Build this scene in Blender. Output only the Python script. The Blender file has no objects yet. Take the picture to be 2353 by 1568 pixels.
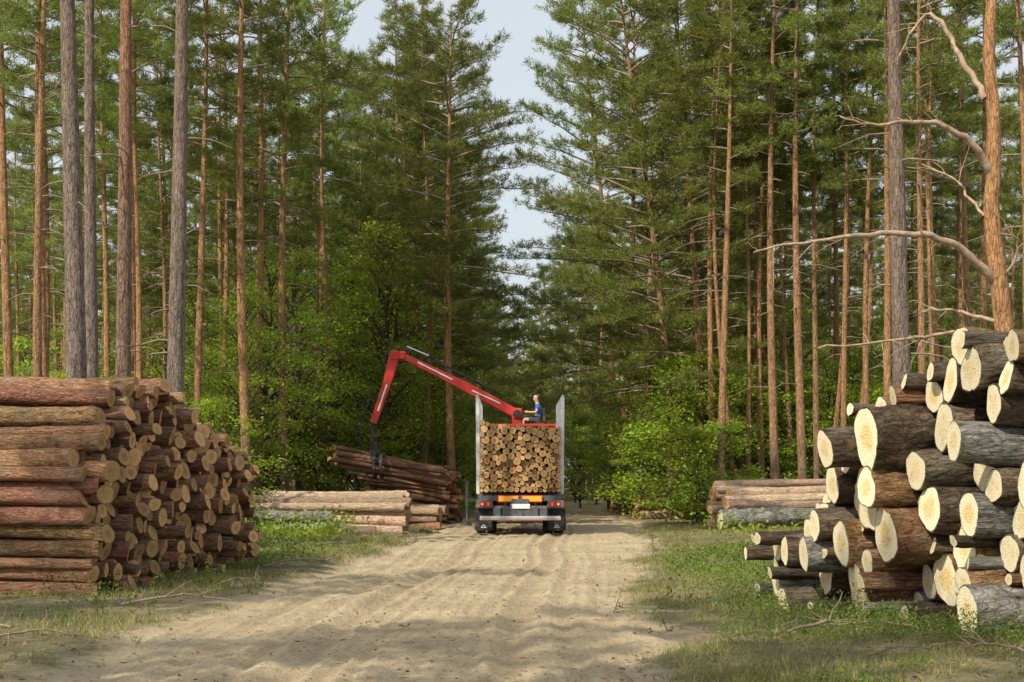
import bpy, math, random
import numpy as np
from mathutils import Vector, Matrix, Quaternion
random.seed(7); np.random.seed(7)
SC=bpy.context.scene; COL=SC.collection
F=3268.0; CX=1176.5; YH=1098.0; CH=1.6
def PX(x,y,d): return ((x-CX)/F*d, d, CH+(YH-y)/F*d)
# ------------------------------------------------------------ helpers
def vnoise(x,y,seed=0):
    x=np.asarray(x,float); y=np.asarray(y,float)
    def h(i,j):
        v=np.sin(i*127.1+j*311.7+seed*74.7)*43758.5453
        return v-np.floor(v)
    i=np.floor(x); j=np.floor(y); u=x-i; v=y-j
    u=u*u*(3-2*u); v=v*v*(3-2*v)
    return (h(i,j)*(1-u)+h(i+1,j)*u)*(1-v)+(h(i,j+1)*(1-u)+h(i+1,j+1)*u)*v-0.5
def fbm(x,y,seed=0,o=4):
    s=0;a=1
    for k in range(o):
        s=s+a*vnoise(x,y,seed+k*3.1); x=x*2.03+5.2; y=y*2.03+1.7; a*=0.5
    return s
class MB:
    def __init__(s): s.V=[];s.Fc=[];s.M=[];s.S=[];s.n=0
    def add(s,V,Fa,mi=0,sm=False):
        V=np.asarray(V,float).reshape(-1,3); Fa=np.asarray(Fa,int)
        s.V.append(V); s.Fc.append(Fa+s.n); s.M.append(np.full(len(Fa),mi)); s.S.append(np.full(len(Fa),sm)); s.n+=len(V)
    def mesh(s,name,mats):
        V=np.concatenate(s.V); me=bpy.data.meshes.new(name)
        me.vertices.add(len(V)); me.vertices.foreach_set('co',V.astype(np.float32).ravel())
        idx=np.concatenate([f.ravel() for f in s.Fc]); sizes=np.concatenate([np.full(len(f),f.shape[1]) for f in s.Fc])
        me.loops.add(len(idx)); me.loops.foreach_set('vertex_index',idx.astype(np.int32))
        st=np.concatenate([[0],np.cumsum(sizes)[:-1]])
        me.polygons.add(len(sizes)); me.polygons.foreach_set('loop_start',st.astype(np.int32))
        for m in mats: me.materials.append(m)
        me.polygons.foreach_set('material_index',np.concatenate(s.M).astype(np.int32))
        me.polygons.foreach_set('use_smooth',np.concatenate(s.S).astype(bool))
        me.update(calc_edges=True); me.validate()
        return me
    def tube(s,P,R,seg=8,mi=0,cap=True,sm=True,irr=0.0):
        P=np.asarray(P,float); R=np.asarray(R,float)*np.ones(len(P))
        T=np.gradient(P,axis=0); T/=np.linalg.norm(T,axis=1)[:,None]+1e-9
        ref=np.array([0,0,1.]) if abs(T[0][2])<.8 else np.array([1.,0,0])
        A=np.cross(T,ref); A/=np.linalg.norm(A,axis=1)[:,None]+1e-9
        B=np.cross(T,A); th=np.arange(seg)*2*np.pi/seg
        rr=R[:,None]*(1+irr*(np.random.rand(len(P),seg)-.5))
        V=P[:,None,:]+rr[...,None]*(np.cos(th)[None,:,None]*A[:,None,:]+np.sin(th)[None,:,None]*B[:,None,:])
        n=len(P); i=np.arange(n-1)[:,None]*seg; j=np.arange(seg)[None,:]; k=(j+1)%seg
        Q=np.stack([i+j,i+k,i+seg+k,i+seg+j],-1).reshape(-1,4)
        s.add(V.reshape(-1,3),Q,mi,sm)
        if cap:
            s.add(V[0],[list(range(seg))],mi,False); s.add(V[-1],[list(range(seg))[::-1]],mi,False)
    def box(s,c,d,mi=0,b=0.0):
        x,y,z=[v/2 for v in d]; b=min(b,x*.9,y*.9,z*.9)
        if b<=0:
            V=[(c[0]+i*x,c[1]+j*y,c[2]+k*z) for i in(-1,1) for j in(-1,1) for k in(-1,1)]
            s.add(V,[(0,1,3,2),(4,6,7,5),(0,4,5,1),(2,3,7,6),(0,2,6,4),(1,5,7,3)],mi); return
        V=[];idx={}
        for i in(-1,1):
            for j in(-1,1):
                for k in(-1,1):
                    for a,(p,q,r) in enumerate([(x,y-b,z-b),(x-b,y,z-b),(x-b,y-b,z)]):
                        idx[(i,j,k,a)]=len(V); V.append((c[0]+i*p,c[1]+j*q,c[2]+k*r))
        g=lambda i,j,k,a: idx[(i,j,k,a)]
        Q=[]
        for i in(-1,1):
            Q.append([g(i,-1,-1,0),g(i,1,-1,0),g(i,1,1,0),g(i,-1,1,0)])
            Q.append([g(-1,i,-1,1),g(1,i,-1,1),g(1,i,1,1),g(-1,i,1,1)])
            Q.append([g(-1,-1,i,2),g(1,-1,i,2),g(1,1,i,2),g(-1,1,i,2)])
        for i in(-1,1):
            for j in(-1,1):
                Q.append([g(i,j,-1,0),g(i,j,1,0),g(i,j,1,1),g(i,j,-1,1)])
                Q.append([g(i,-1,j,0),g(i,1,j,0),g(i,1,j,2),g(i,-1,j,2)])
                Q.append([g(-1,i,j,1),g(1,i,j,1),g(1,i,j,2),g(-1,i,j,2)])
        s.add(V,Q,mi)
        s.add(V,[[g(i,j,k,0),g(i,j,k,1),g(i,j,k,2)] for i in(-1,1) for j in(-1,1) for k in(-1,1)],mi)
    def beam(s,p0,p1,w0,h0,w1=None,h1=None,mi=0,up=(0,0,1)):
        w1=w0 if w1 is None else w1; h1=h0 if h1 is None else h1
        p0=Vector(p0);p1=Vector(p1);t=(p1-p0).normalized(); a=t.cross(Vector(up))
        if a.length<1e-3: a=t.cross(Vector((0,1,0)))
        a.normalize(); u=a.cross(t)
        V=[]
        for p,w,h in((p0,w0,h0),(p1,w1,h1)):
            c=min(w,h)*.12
            for sx,sy in((-1,-1),(1,-1),(1,1),(-1,1)):
                e=[(sx*(w/2-c),sy*h/2),(sx*w/2,sy*(h/2-c))]
                if (sx*sy)<0: e=e[::1]
                else: e=e[::-1]
                for ex,ey in e: V.append(p+a*ex+u*ey)
        Q=[(i,(i+1)%8,8+(i+1)%8,8+i) for i in range(8)]
        s.add(V,Q,mi); s.add(V,[list(range(8))[::-1],list(range(8,16))],mi)
    def lathe(s,prof,c,axis=0,seg=28,mi=0,sm=True):
        prof=np.array(prof,float); th=np.arange(seg)*2*np.pi/seg
        V=np.zeros((len(prof),seg,3))
        o=[i for i in range(3) if i!=axis]
        V[...,axis]=prof[:,1][:,None]; V[...,o[0]]=prof[:,0][:,None]*np.cos(th); V[...,o[1]]=prof[:,0][:,None]*np.sin(th)
        V+=np.array(c); n=len(prof); i=np.arange(n-1)[:,None]*seg; j=np.arange(seg)[None,:]; k=(j+1)%seg
        s.add(V.reshape(-1,3),np.stack([i+j,i+k,i+seg+k,i+seg+j],-1).reshape(-1,4),mi,sm)
    def tris(s,P,D,S,L,W,mi=0):
        n=len(P); V=np.stack([P-S*W[:,None]/2,P+S*W[:,None]/2,P+D*L[:,None]],1).reshape(-1,3)
        s.add(V,np.arange(n*3).reshape(n,3),mi)
    def leaves(s,P,D,S,L,W,mi=0):
        n=len(P); V=np.stack([P,P+D*L[:,None]*.5+S*W[:,None]/2,P+D*L[:,None],P+D*L[:,None]*.5-S*W[:,None]/2],1).reshape(-1,3)
        s.add(V,np.arange(n*4).reshape(n,4),mi)
def nrm(a): return a/(np.linalg.norm(a,axis=-1,keepdims=True)+1e-9)
def link(o,parent=None):
    COL.objects.link(o)
    if parent is not None: o.parent=parent
    return o
def obj(name,me,parent=None,loc=(0,0,0)):
    o=bpy.data.objects.new(name,me); o.location=loc; return link(o,parent)
def top(o,label,cat,group=None):
    o["label"]=label; o["category"]=cat
    if group: o["group"]=group
    return o
def empty(name,loc=(0,0,0)):
    o=bpy.data.objects.new(name,None); o.location=loc; o.empty_display_size=.3; return link(o)
# ------------------------------------------------------------ materials
def newmat(name):
    m=bpy.data.materials.new(name); m.use_nodes=True; nt=m.node_tree; nt.nodes.clear()
    out=nt.nodes.new('ShaderNodeOutputMaterial'); return m,nt,out
class G:
    def __init__(s,nt): s.nt=nt
    def n(s,t,**kw):
        nd=s.nt.nodes.new(t)
        for k,v in kw.items():
            if k.startswith('_'): setattr(nd,k[1:],v)
            else:
                key=int(k[1:]) if k[0]=='i' and k[1:].isdigit() else k.replace('__',' ')
                if isinstance(v,bpy.types.NodeSocket): s.nt.links.new(v,nd.inputs[key])
                else: nd.inputs[key].default_value=v
        return nd
    def math(s,op,a,b=0.0,c=None):
        kw={'i0':a,'i1':b}
        if c is not None: kw['i2']=c
        return s.n('ShaderNodeMath',_operation=op,**kw).outputs[0]
    def mix(s,f,a,b,bt='MIX'):
        nd=s.nt.nodes.new('ShaderNodeMix'); nd.data_type='RGBA'; nd.blend_type=bt
        for i,v in((0,f),(6,a),(7,b)):
            if isinstance(v,bpy.types.NodeSocket): s.nt.links.new(v,nd.inputs[i])
            else: nd.inputs[i].default_value=v if i==0 else (tuple(v)+(1,))[:4]
        return nd.outputs[2]
    def ramp(s,f,stops):
        nd=s.nt.nodes.new('ShaderNodeValToRGB'); e=nd.color_ramp.elements
        while len(e)<len(stops): e.new(.5)
        for el,(p,c) in zip(e,stops):
            el.position=p; el.color=(tuple(c)+(1,))[:4] if not isinstance(c,(int,float)) else (c,c,c,1)
        s.nt.links.new(f,nd.inputs[0]); return nd.outputs[0]
    def noise(s,vec,sc,det=4,rough=.55,dist=0):
        return s.n('ShaderNodeTexNoise',Vector=vec,Scale=sc,Detail=det,Roughness=rough,Distortion=dist).outputs[0]
    def coord(s,scale=(1,1,1),which='Object'):
        c=s.n('ShaderNodeTexCoord').outputs[which]
        return s.n('ShaderNodeMapping',Vector=c,Scale=scale).outputs[0]
    def bump(s,h,st=.5,d=.02): return s.n('ShaderNodeBump',Height=h,Strength=st,Distance=d).outputs[0]
def plain(name,col,rough=.6,metal=0,var=.15,sc=6,spec=.4,dirt=None):
    m,nt,out=newmat(name); g=G(nt); v=g.coord(); f=g.noise(v,sc,5)
    c=g.ramp(f,[(.3,tuple(x*(1-var) for x in col)),(.7,tuple(min(1,x*(1+var)) for x in col))])
    if dirt:
        f2=g.ramp(g.noise(v,3,6,.65),[(.48,0.0),(.68,.75)]); c=g.mix(f2,c,dirt)
    b=g.n('ShaderNodeBsdfPrincipled',Base__Color=c,Roughness=rough,Metallic=metal); b.inputs['Specular IOR Level'].default_value=spec
    nt.links.new(b.outputs[0],out.inputs[0]); return m
def foliage(name,dark,light,alt,trans=.35,sc=.6,spec=.25):
    m,nt,out=newmat(name); g=G(nt); v=g.coord()
    f=g.noise(v,sc,3,.6); c=g.ramp(f,[(.32,dark),(.62,light)])
    f2=g.ramp(g.noise(v,7,2),[(.45,0.),(.75,.7)]); c=g.mix(f2,c,alt)
    r=g.n('ShaderNodeObjectInfo').outputs['Random']
    k=g.n('ShaderNodeMapRange',i0=r,i3=.75,i4=1.3).outputs[0]
    hs=g.n('ShaderNodeHueSaturation',Color=c,Value=k,Hue=g.n('ShaderNodeMapRange',i0=r,i3=.48,i4=.51).outputs[0]).outputs[0]
    p=g.n('ShaderNodeBsdfPrincipled',Base__Color=hs,Roughness=.5); p.inputs['Specular IOR Level'].default_value=spec
    t=g.n('ShaderNodeBsdfTranslucent',Color=hs)
    mx=g.n('ShaderNodeMixShader',i0=trans,i1=p.outputs[0],i2=t.outputs[0])
    nt.links.new(mx.outputs[0],out.inputs[0]); return m
def tree_bark(name,low,high,z0,z1):
    m,nt,out=newmat(name); g=G(nt); c0=g.n('ShaderNodeTexCoord').outputs['Object']
    z=g.n('ShaderNodeSeparateXYZ',Vector=c0).outputs[2]
    v=g.n('ShaderNodeMapping',Vector=c0,Scale=(1,1,.22)).outputs[0]
    n1=g.noise(v,16,6,.65,.4); vo=g.n('ShaderNodeTexVoronoi',_feature='DISTANCE_TO_EDGE',Vector=v,Scale=22).outputs[0]
    big=g.noise(c0,1.1,3)
    zz=g.math('ADD',z,g.math('MULTIPLY',g.math('SUBTRACT',big,.5),7.0))
    f=g.n('ShaderNodeMapRange',i0=zz,i1=z0,i2=z1).outputs[0]
    c=g.mix(f,low,high)
    rnd=g.n('ShaderNodeObjectInfo').outputs['Random']
    c=g.mix(g.math('MULTIPLY',rnd,.5),c,(.25,.175,.125))
    k=g.ramp(n1,[(.3,.35),(.55,1.0),(.75,1.4)]); c=g.mix(1.0,c,k,'MULTIPLY')
    ck=g.ramp(vo,[(0.0,.35),(.12,1.0)]); c=g.mix(.75,c,ck,'MULTIPLY')
    h=g.math('ADD',n1,g.math('MINIMUM',vo,.15))
    b=g.n('ShaderNodeBsdfPrincipled',Base__Color=c,Roughness=.85,Normal=g.bump(h,1.,.07)); b.inputs['Specular IOR Level'].default_value=.2
    nt.links.new(b.outputs[0],out.inputs[0]); return m
def log_bark(name,c1,c2,c3,moss=(.3,.3,.24),mossamt=.35,peel=(.62,.42,.24),peelamt=.6):
    m,nt,out=newmat(name); g=G(nt); c0=g.n('ShaderNodeTexCoord').outputs['Object']
    rnd=g.n('ShaderNodeObjectInfo').outputs['Random']
    off=g.n('ShaderNodeCombineXYZ',i0=g.math('MULTIPLY',rnd,37.),i2=g.math('MULTIPLY',rnd,91.)).outputs[0]
    cc=g.n('ShaderNodeVectorMath',_operation='ADD',i0=c0,i1=off).outputs[0]
    v=g.n('ShaderNodeMapping',Vector=cc,Scale=(1,1,.35)).outputs[0]
    n1=g.noise(v,2.8,7,.7,.6); n2=g.noise(cc,.4,4,.65); n3=g.noise(g.n('ShaderNodeMapping',Vector=cc,Scale=(1,1,.12)).outputs[0],5.,5,.7)
    vo=g.n('ShaderNodeTexVoronoi',_feature='DISTANCE_TO_EDGE',Vector=v,Scale=4.5).outputs[0]
    c=g.ramp(n1,[(.32,c1),(.48,c2),(.66,c3)])
    c=g.mix(g.ramp(n2,[(.5,0.),(.6,mossamt)]),c,moss)
    c=g.mix(g.ramp(n3,[(.56,0.),(.62,peelamt)]),c,peel)
    c=g.mix(.7,c,g.ramp(vo,[(0.,.35),(.1,1.)]),'MULTIPLY')
    k=g.n('ShaderNodeMapRange',i0=rnd,i3=.6,i4=1.35).outputs[0]
    c=g.n('ShaderNodeHueSaturation',Color=c,Value=k,Hue=g.n('ShaderNodeMapRange',i0=g.math('FRACT',g.math('MULTIPLY',rnd,13.)),i3=.485,i4=.512).outputs[0]).outputs[0]
    h=g.math('ADD',n1,g.math('ADD',g.math('MULTIPLY',n3,.6),g.math('MINIMUM',vo,.12)))
    b=g.n('ShaderNodeBsdfPrincipled',Base__Color=c,Roughness=.85,Normal=g.bump(h,1.,.1)); b.inputs['Specular IOR Level'].default_value=.2
    nt.links.new(b.outputs[0],out.inputs[0]); return m
def cut_end(name,pale,heart,pink=True,dkamt=.55,lo=.62,ringlo=.9,crk=.75):
    m,nt,out=newmat(name); g=G(nt); c0=g.n('ShaderNodeTexCoord').outputs['Object']
    rnd=g.n('ShaderNodeObjectInfo').outputs['Random']
    xy=g.n('ShaderNodeVectorMath',_operation='MULTIPLY',i0=c0,i1=(1,1,0)).outputs[0]
    off=g.n('ShaderNodeCombineXYZ',i2=g.math('MULTIPLY',rnd,55.)).outputs[0]
    nv=g.n('ShaderNodeVectorMath',_operation='ADD',i0=xy,i1=off).outputs[0]
    nn=g.noise(nv,1.6,3); r=g.n('ShaderNodeVectorMath',_operation='LENGTH',i0=xy).outputs['Value']
    rr=g.math('ADD',r,g.math('MULTIPLY',g.math('SUBTRACT',nn,.5),.5))
    c=g.ramp(rr,[(.0,heart),(.34,heart),(.56,pale),(.92,pale)])
    c=g.mix(g.math('MULTIPLY',g.math('POWER',rnd,1.5),.85),c,pale)
    w=g.math('SINE',g.math('MULTIPLY',rr,48.)); w=g.n('ShaderNodeMapRange',i0=w,i1=-1,i2=1,i3=ringlo,i4=1.0).outputs[0]
    c=g.mix(1.0,c,w,'MULTIPLY')
    nf=g.ramp(g.noise(nv,9,5,.7),[(.35,.8),(.6,1.0)]); c=g.mix(1.0,c,nf,'MULTIPLY')
    sxy=g.n('ShaderNodeSeparateXYZ',Vector=xy); ang=g.math('ARCTAN2',sxy.outputs[1],sxy.outputs[0])
    cr=g.math('POWER',g.math('ABSOLUTE',g.math('COSINE',g.math('ADD',g.math('MULTIPLY',ang,1.5),g.math('ADD',g.math('MULTIPLY',rnd,40.),g.math('MULTIPLY',nn,3.))))),160.)
    c=g.mix(g.math('MULTIPLY',cr,g.ramp(r,[(.35,crk),(.7,0.)])),c,(.18,.10,.05))
    dk=g.ramp(g.noise(nv,.9,4,.7),[(.56,0.),(.74,dkamt)]); c=g.mix(dk,c,(.24,.16,.09))
    k=g.n('ShaderNodeMapRange',i0=g.math('FRACT',g.math('MULTIPLY',rnd,17.)),i3=lo,i4=1.12).outputs[0]
    c=g.n('ShaderNodeHueSaturation',Color=c,Value=k).outputs[0]
    if pink:
        f=g.math('MULTIPLY',g.math('GREATER_THAN',g.math('FRACT',g.math('MULTIPLY',rnd,29.)),.97),g.ramp(g.noise(nv,1.8,2),[(.52,0.),(.58,.5)]))
        c=g.mix(f,c,(.75,.16,.2))
    b=g.n('ShaderNodeBsdfPrincipled',Base__Color=c,Roughness=.8,Normal=g.bump(g.noise(nv,14,4),.5,.04)); b.inputs['Specular IOR Level'].default_value=.2
    nt.links.new(b.outputs[0],out.inputs[0]); return m

M_bark=tree_bark('pine_bark',(.26,.18,.12),(.52,.28,.13),1.,4.5)
M_barkgrey=tree_bark('old_pine_bark',(.27,.22,.19),(.29,.21,.165),5.,14.)
M_barkred=tree_bark('red_pine_bark',(.31,.20,.15),(.46,.22,.12),6.,11.)
M_barkdark=tree_bark('dark_bark',(.09,.08,.06),(.13,.11,.08),3.,9.)
M_twig=plain('dead_twig_bark',(.25,.19,.14),.9,var=.3)
M_need=foliage('pine_needles',(.085,.125,.025),(.23,.275,.06),(.31,.33,.09),.4,.5,.12)
M_leafA=foliage('broad_leaves',(.14,.24,.022),(.33,.44,.05),(.46,.50,.08),.5,.8)
M_leafB=foliage('dark_leaves',(.07,.13,.022),(.17,.25,.04),(.25,.29,.06),.45,.8)
M_under=foliage('undergrowth_leaves',(.06,.11,.022),(.18,.26,.045),(.32,.32,.10),.38,.9)
M_grass=foliage('grass_blades',(.13,.15,.045),(.29,.29,.10),(.50,.41,.20),.35,.7)
M_lb_red=log_bark('red_log_bark',(.13,.055,.035),(.44,.215,.12),(.66,.40,.25),(.34,.30,.22),.5,(.76,.50,.30),.75)
M_lb_pink=log_bark('peeled_log_bark',(.34,.20,.12),(.68,.47,.32),(.86,.67,.5),(.42,.36,.27),.3,(.9,.74,.52),.7)
M_lb_dark=log_bark('dark_log_bark',(.03,.022,.016),(.12,.085,.06),(.29,.215,.15),(.27,.27,.21),.55,(.42,.26,.14),.4)
M_lb_orange=log_bark('orange_log_bark',(.07,.035,.02),(.33,.175,.085),(.58,.36,.19),(.27,.25,.18),.4,(.70,.47,.26),.8)
M_lb_birch=log_bark('birch_log_bark',(.05,.045,.04),(.30,.29,.27),(.58,.56,.52),(.14,.17,.08),.5,(.5,.42,.32),.4)
M_cutA=cut_end('cut_pine_end',(.66,.41,.19),(.50,.25,.09),True,.6,.5)
M_cutB=cut_end('fresh_cut_end',(.95,.85,.58),(.88,.66,.30),False,.35,.82,.9,.45)
M_cutC=cut_end('load_cut_end',(.68,.43,.19),(.46,.25,.09),False)
# ------------------------------------------------------------ world, sun, camera
TS=Vector((-.64,-.77,0)).normalized(); EL=math.radians(42)
TS=Vector((TS.x*math.cos(EL),TS.y*math.cos(EL),math.sin(EL)))
w=bpy.data.worlds.new("World"); SC.world=w; w.use_nodes=True; nt=w.node_tree
bg=nt.nodes['Background']; sk=nt.nodes.new('ShaderNodeTexSky'); sk.sky_type='NISHITA'; sk.sun_disc=False
sk.sun_elevation=EL; sk.sun_rotation=math.atan2(TS.x,TS.y); sk.dust_density=4.0; sk.air_density=1.0
gw=G(nt); hz=gw.mix(.68,sk.outputs[0],(6.7,7.1,7.3)); nt.links.new(hz,bg.inputs[0]); bg.inputs[1].default_value=.135
sl=bpy.data.lights.new('sun','SUN'); sl.energy=5.0; sl.angle=math.radians(.5); sl.color=(1,.91,.74)
so=bpy.data.objects.new('sun',sl); link(so); so.rotation_mode='QUATERNION'; so.rotation_quaternion=TS.to_track_quat('Z','Y'); so.location=(-20,-20,30)
cam=bpy.data.cameras.new('camera'); co=bpy.data.objects.new('camera',cam); link(co)
cam.lens=50; cam.sensor_width=36; cam.shift_y=(YH-784)/2353.; cam.clip_end=3000
co.location=(0,0,CH); co.rotation_euler=(math.radians(90),0,0); SC.camera=co
SC.view_settings.view_transform='Standard'
# ------------------------------------------------------------ ground + road
EY=np.array([-60,0,5,11,17,26,37,50,64,85,110,140,500.])
EL_=np.array([-3,-3,-3.1,-3.5,-3.6,-2.9,-2.6,-2.2,-1.2,1.6,7,14,100])
ER_=np.array([1.1,1.1,1.15,1.2,1.5,2.1,3.4,4.4,4.5,6.,11,18,105])
def redge(y): return np.interp(y,EY,EL_)+fbm(y*.5,y*0+3,5)*.6, np.interp(y,EY,ER_)+fbm(y*.5,y*0+9,8)*.6
def sandmask(x,y):
    l,r=redge(y); d=np.minimum(x-l,r-x); return np.clip(d/1.1+.5,0,1)
def gheight(x,y):
    z=.10*fbm(x*.35,y*.35,1,4)+.04*fbm(x*2.1,y*2.1,2,3)
    s=sandmask(x,y); s=s*s*(3-2*s)
    return z*(1-s)-.12*s+.02
def grid(xs,ys): 
    X,Y=np.meshgrid(xs,ys); ny,nx=X.shape; i=np.arange(ny-1)[:,None]*nx; j=np.arange(nx-1)[None,:]
    return X,Y,np.stack([i+j,i+j+1,i+nx+j+1,i+nx+j],-1).reshape(-1,4)
xs=np.concatenate([np.linspace(-500,-14,50)[:-1],np.arange(-14,14,.2),np.linspace(14,500,50)])
ys=np.concatenate([np.linspace(-60,6,20)[:-1],np.arange(6,45,.2),np.linspace(45,120,90),np.linspace(125,600,40)])
X,Y,Q=grid(xs,ys); Z=gheight(X,Y)
mb=MB(); mb.add(np.stack([X,Y,Z],-1),Q,0,True)
m,nt_,out=newmat('forest_ground'); g=G(nt_); v=g.coord()
n1=g.noise(v,.6,6,.65); n2=g.noise(v,5,6,.7); n3=g.noise(v,30,4,.7)
c=g.ramp(n1,[(.36,(.14,.11,.06)),(.47,(.15,.15,.06)),(.56,(.28,.23,.125)),(.70,(.40,.32,.2))])
c=g.mix(g.ramp(n2,[(.4,0.),(.65,.7)]),c,(.17,.13,.07)); c=g.mix(1.,c,g.ramp(n3,[(.3,.5),(.65,1.25)]),'MULTIPLY')
sa=g.n('ShaderNodeAttribute',_attribute_name='sand').outputs['Fac']
sf=g.ramp(g.math('ADD',sa,g.math('MULTIPLY',g.math('SUBTRACT',n2,.5),.9)),[(.2,0.),(.55,1.)])
c=g.mix(sf,c,(.44,.35,.225))
b=g.n('ShaderNodeBsdfPrincipled',Base__Color=c,Roughness=.95,Normal=g.bump(g.math('ADD',n2,n3),.8,.04)); nt_.links.new(b.outputs[0],out.inputs[0])
me=mb.mesh('ground',[m]); at=me.attributes.new('sand','FLOAT','POINT'); at.data.foreach_set('value',sandmask(X,Y).astype(np.float32).ravel())
gr=obj('ground',me); gr["kind"]="structure"
# road
ys=np.concatenate([np.linspace(-20,8,30)[:-1],np.arange(8,44,.045),np.arange(44,110,.4),np.linspace(111,200,60)])
us=np.linspace(0,1,240); U,Y=np.meshgrid(us,ys); l,r=redge(Y); l=l-.35; r=r+.35; X=l+(r-l)*U
cen=np.interp(Y,EY,(EL_+ER_)/2+np.array([0,0,0,.2,.25,.2,-.3,-.7,-.4,0,0,0,0.]))
wob=.25*fbm(Y*.12,Y*0,11,3); xx=X-cen-wob
Z=np.zeros_like(X); RUT=np.zeros_like(X)
for off,wd,dp,sd in[(-1.05,.15,.055,1),(1.0,.15,.055,2),(-1.5,.10,.035,3),(-.6,.08,.03,4),(.55,.09,.035,5),(1.4,.10,.035,6),(0.0,.07,.02,7),(-2.0,.10,.03,8),(1.9,.10,.025,9),(-.3,.06,.018,10),(.28,.06,.018,12),(-1.25,.05,.018,13),(1.2,.05,.018,14),(-2.5,.09,.025,15)]:
    o=off+.25*fbm(Y*.07,Y*0,20+sd,2); dp=dp*(.8+.6*fbm(Y*.12,Y*0,50+sd,2)); gs=np.exp(-((xx-o)/wd)**2)
    Z-=dp*gs; Z+=dp*.45*np.exp(-((xx-o-wd*1.6)/(wd*.5))**2)+dp*.4*np.exp(-((xx-o+wd*1.6)/(wd*.5))**2)
    Z+=.007*np.sin((Y+.5*np.abs(xx-o))*2*np.pi/.15+sd)*gs; RUT+=gs*dp*15
Z+=.012*fbm(X*1.5,Y*.2,31,3)+.012*fbm(X*4.5,Y*1.2,33,3)+.016*fbm(X*8,Y*7,35,3)+.014*fbm(X*16,Y*15,36,2)
Z+=.004*np.sin(Y*2*np.pi/1.1+5*fbm(X*1.,Y*.5,37,3))*np.clip((Y-20)/10,0.,1)*np.clip(.2+fbm(X*.8,Y*.25,39,3)*1.8,0,1)
edge=np.clip(np.minimum(U,1-U)*(r-l)/.75,0,1); edge=edge*edge*(3-2*edge)
Z=-.18*(1-edge)+(Z+.0)*edge
ny,nx=X.shape; i=np.arange(ny-1)[:,None]*nx; j=np.arange(nx-1)[None,:]
mb=MB(); mb.add(np.stack([X,Y,Z],-1),np.stack([i+j,i+j+1,i+nx+j+1,i+nx+j],-1).reshape(-1,4),0,True)
m,nt_,out=newmat('sand_road'); g=G(nt_); v=g.coord(); v2=g.coord((1,.2,1))
n1=g.noise(v,.8,5,.6); n2=g.noise(v2,11,6,.7); n3=g.noise(v,45,4,.7)
c=g.ramp(n1,[(.3,(.42,.33,.205)),(.5,(.54,.43,.265)),(.7,(.64,.53,.335))])
ru=g.n('ShaderNodeAttribute',_attribute_name='rut').outputs['Fac']
c=g.mix(g.math('MINIMUM',g.math('MULTIPLY',ru,.65),.55),c,(.32,.235,.145))
c=g.mix(g.ramp(n2,[(.48,0.),(.66,.55)]),c,(.32,.235,.145)); c=g.mix(1.,c,g.ramp(n3,[(.3,.66),(.6,1.08)]),'MULTIPLY')
deb=g.ramp(g.noise(v,14,3,.8),[(.63,0.),(.67,.8)]); c=g.mix(deb,c,(.17,.11,.065))
b=g.n('ShaderNodeBsdfPrincipled',Base__Color=c,Roughness=.95,Normal=g.bump(g.math('ADD',n2,g.math('MULTIPLY',n3,.6)),1.,.05)); nt_.links.new(b.outputs[0],out.inputs[0])
me=mb.mesh('sand_road',[m]); at=me.attributes.new('rut','FLOAT','POINT'); at.data.foreach_set('value',RUT.astype(np.float32).ravel())
rd=obj('sand_road',me); rd["kind"]="structure"
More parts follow.
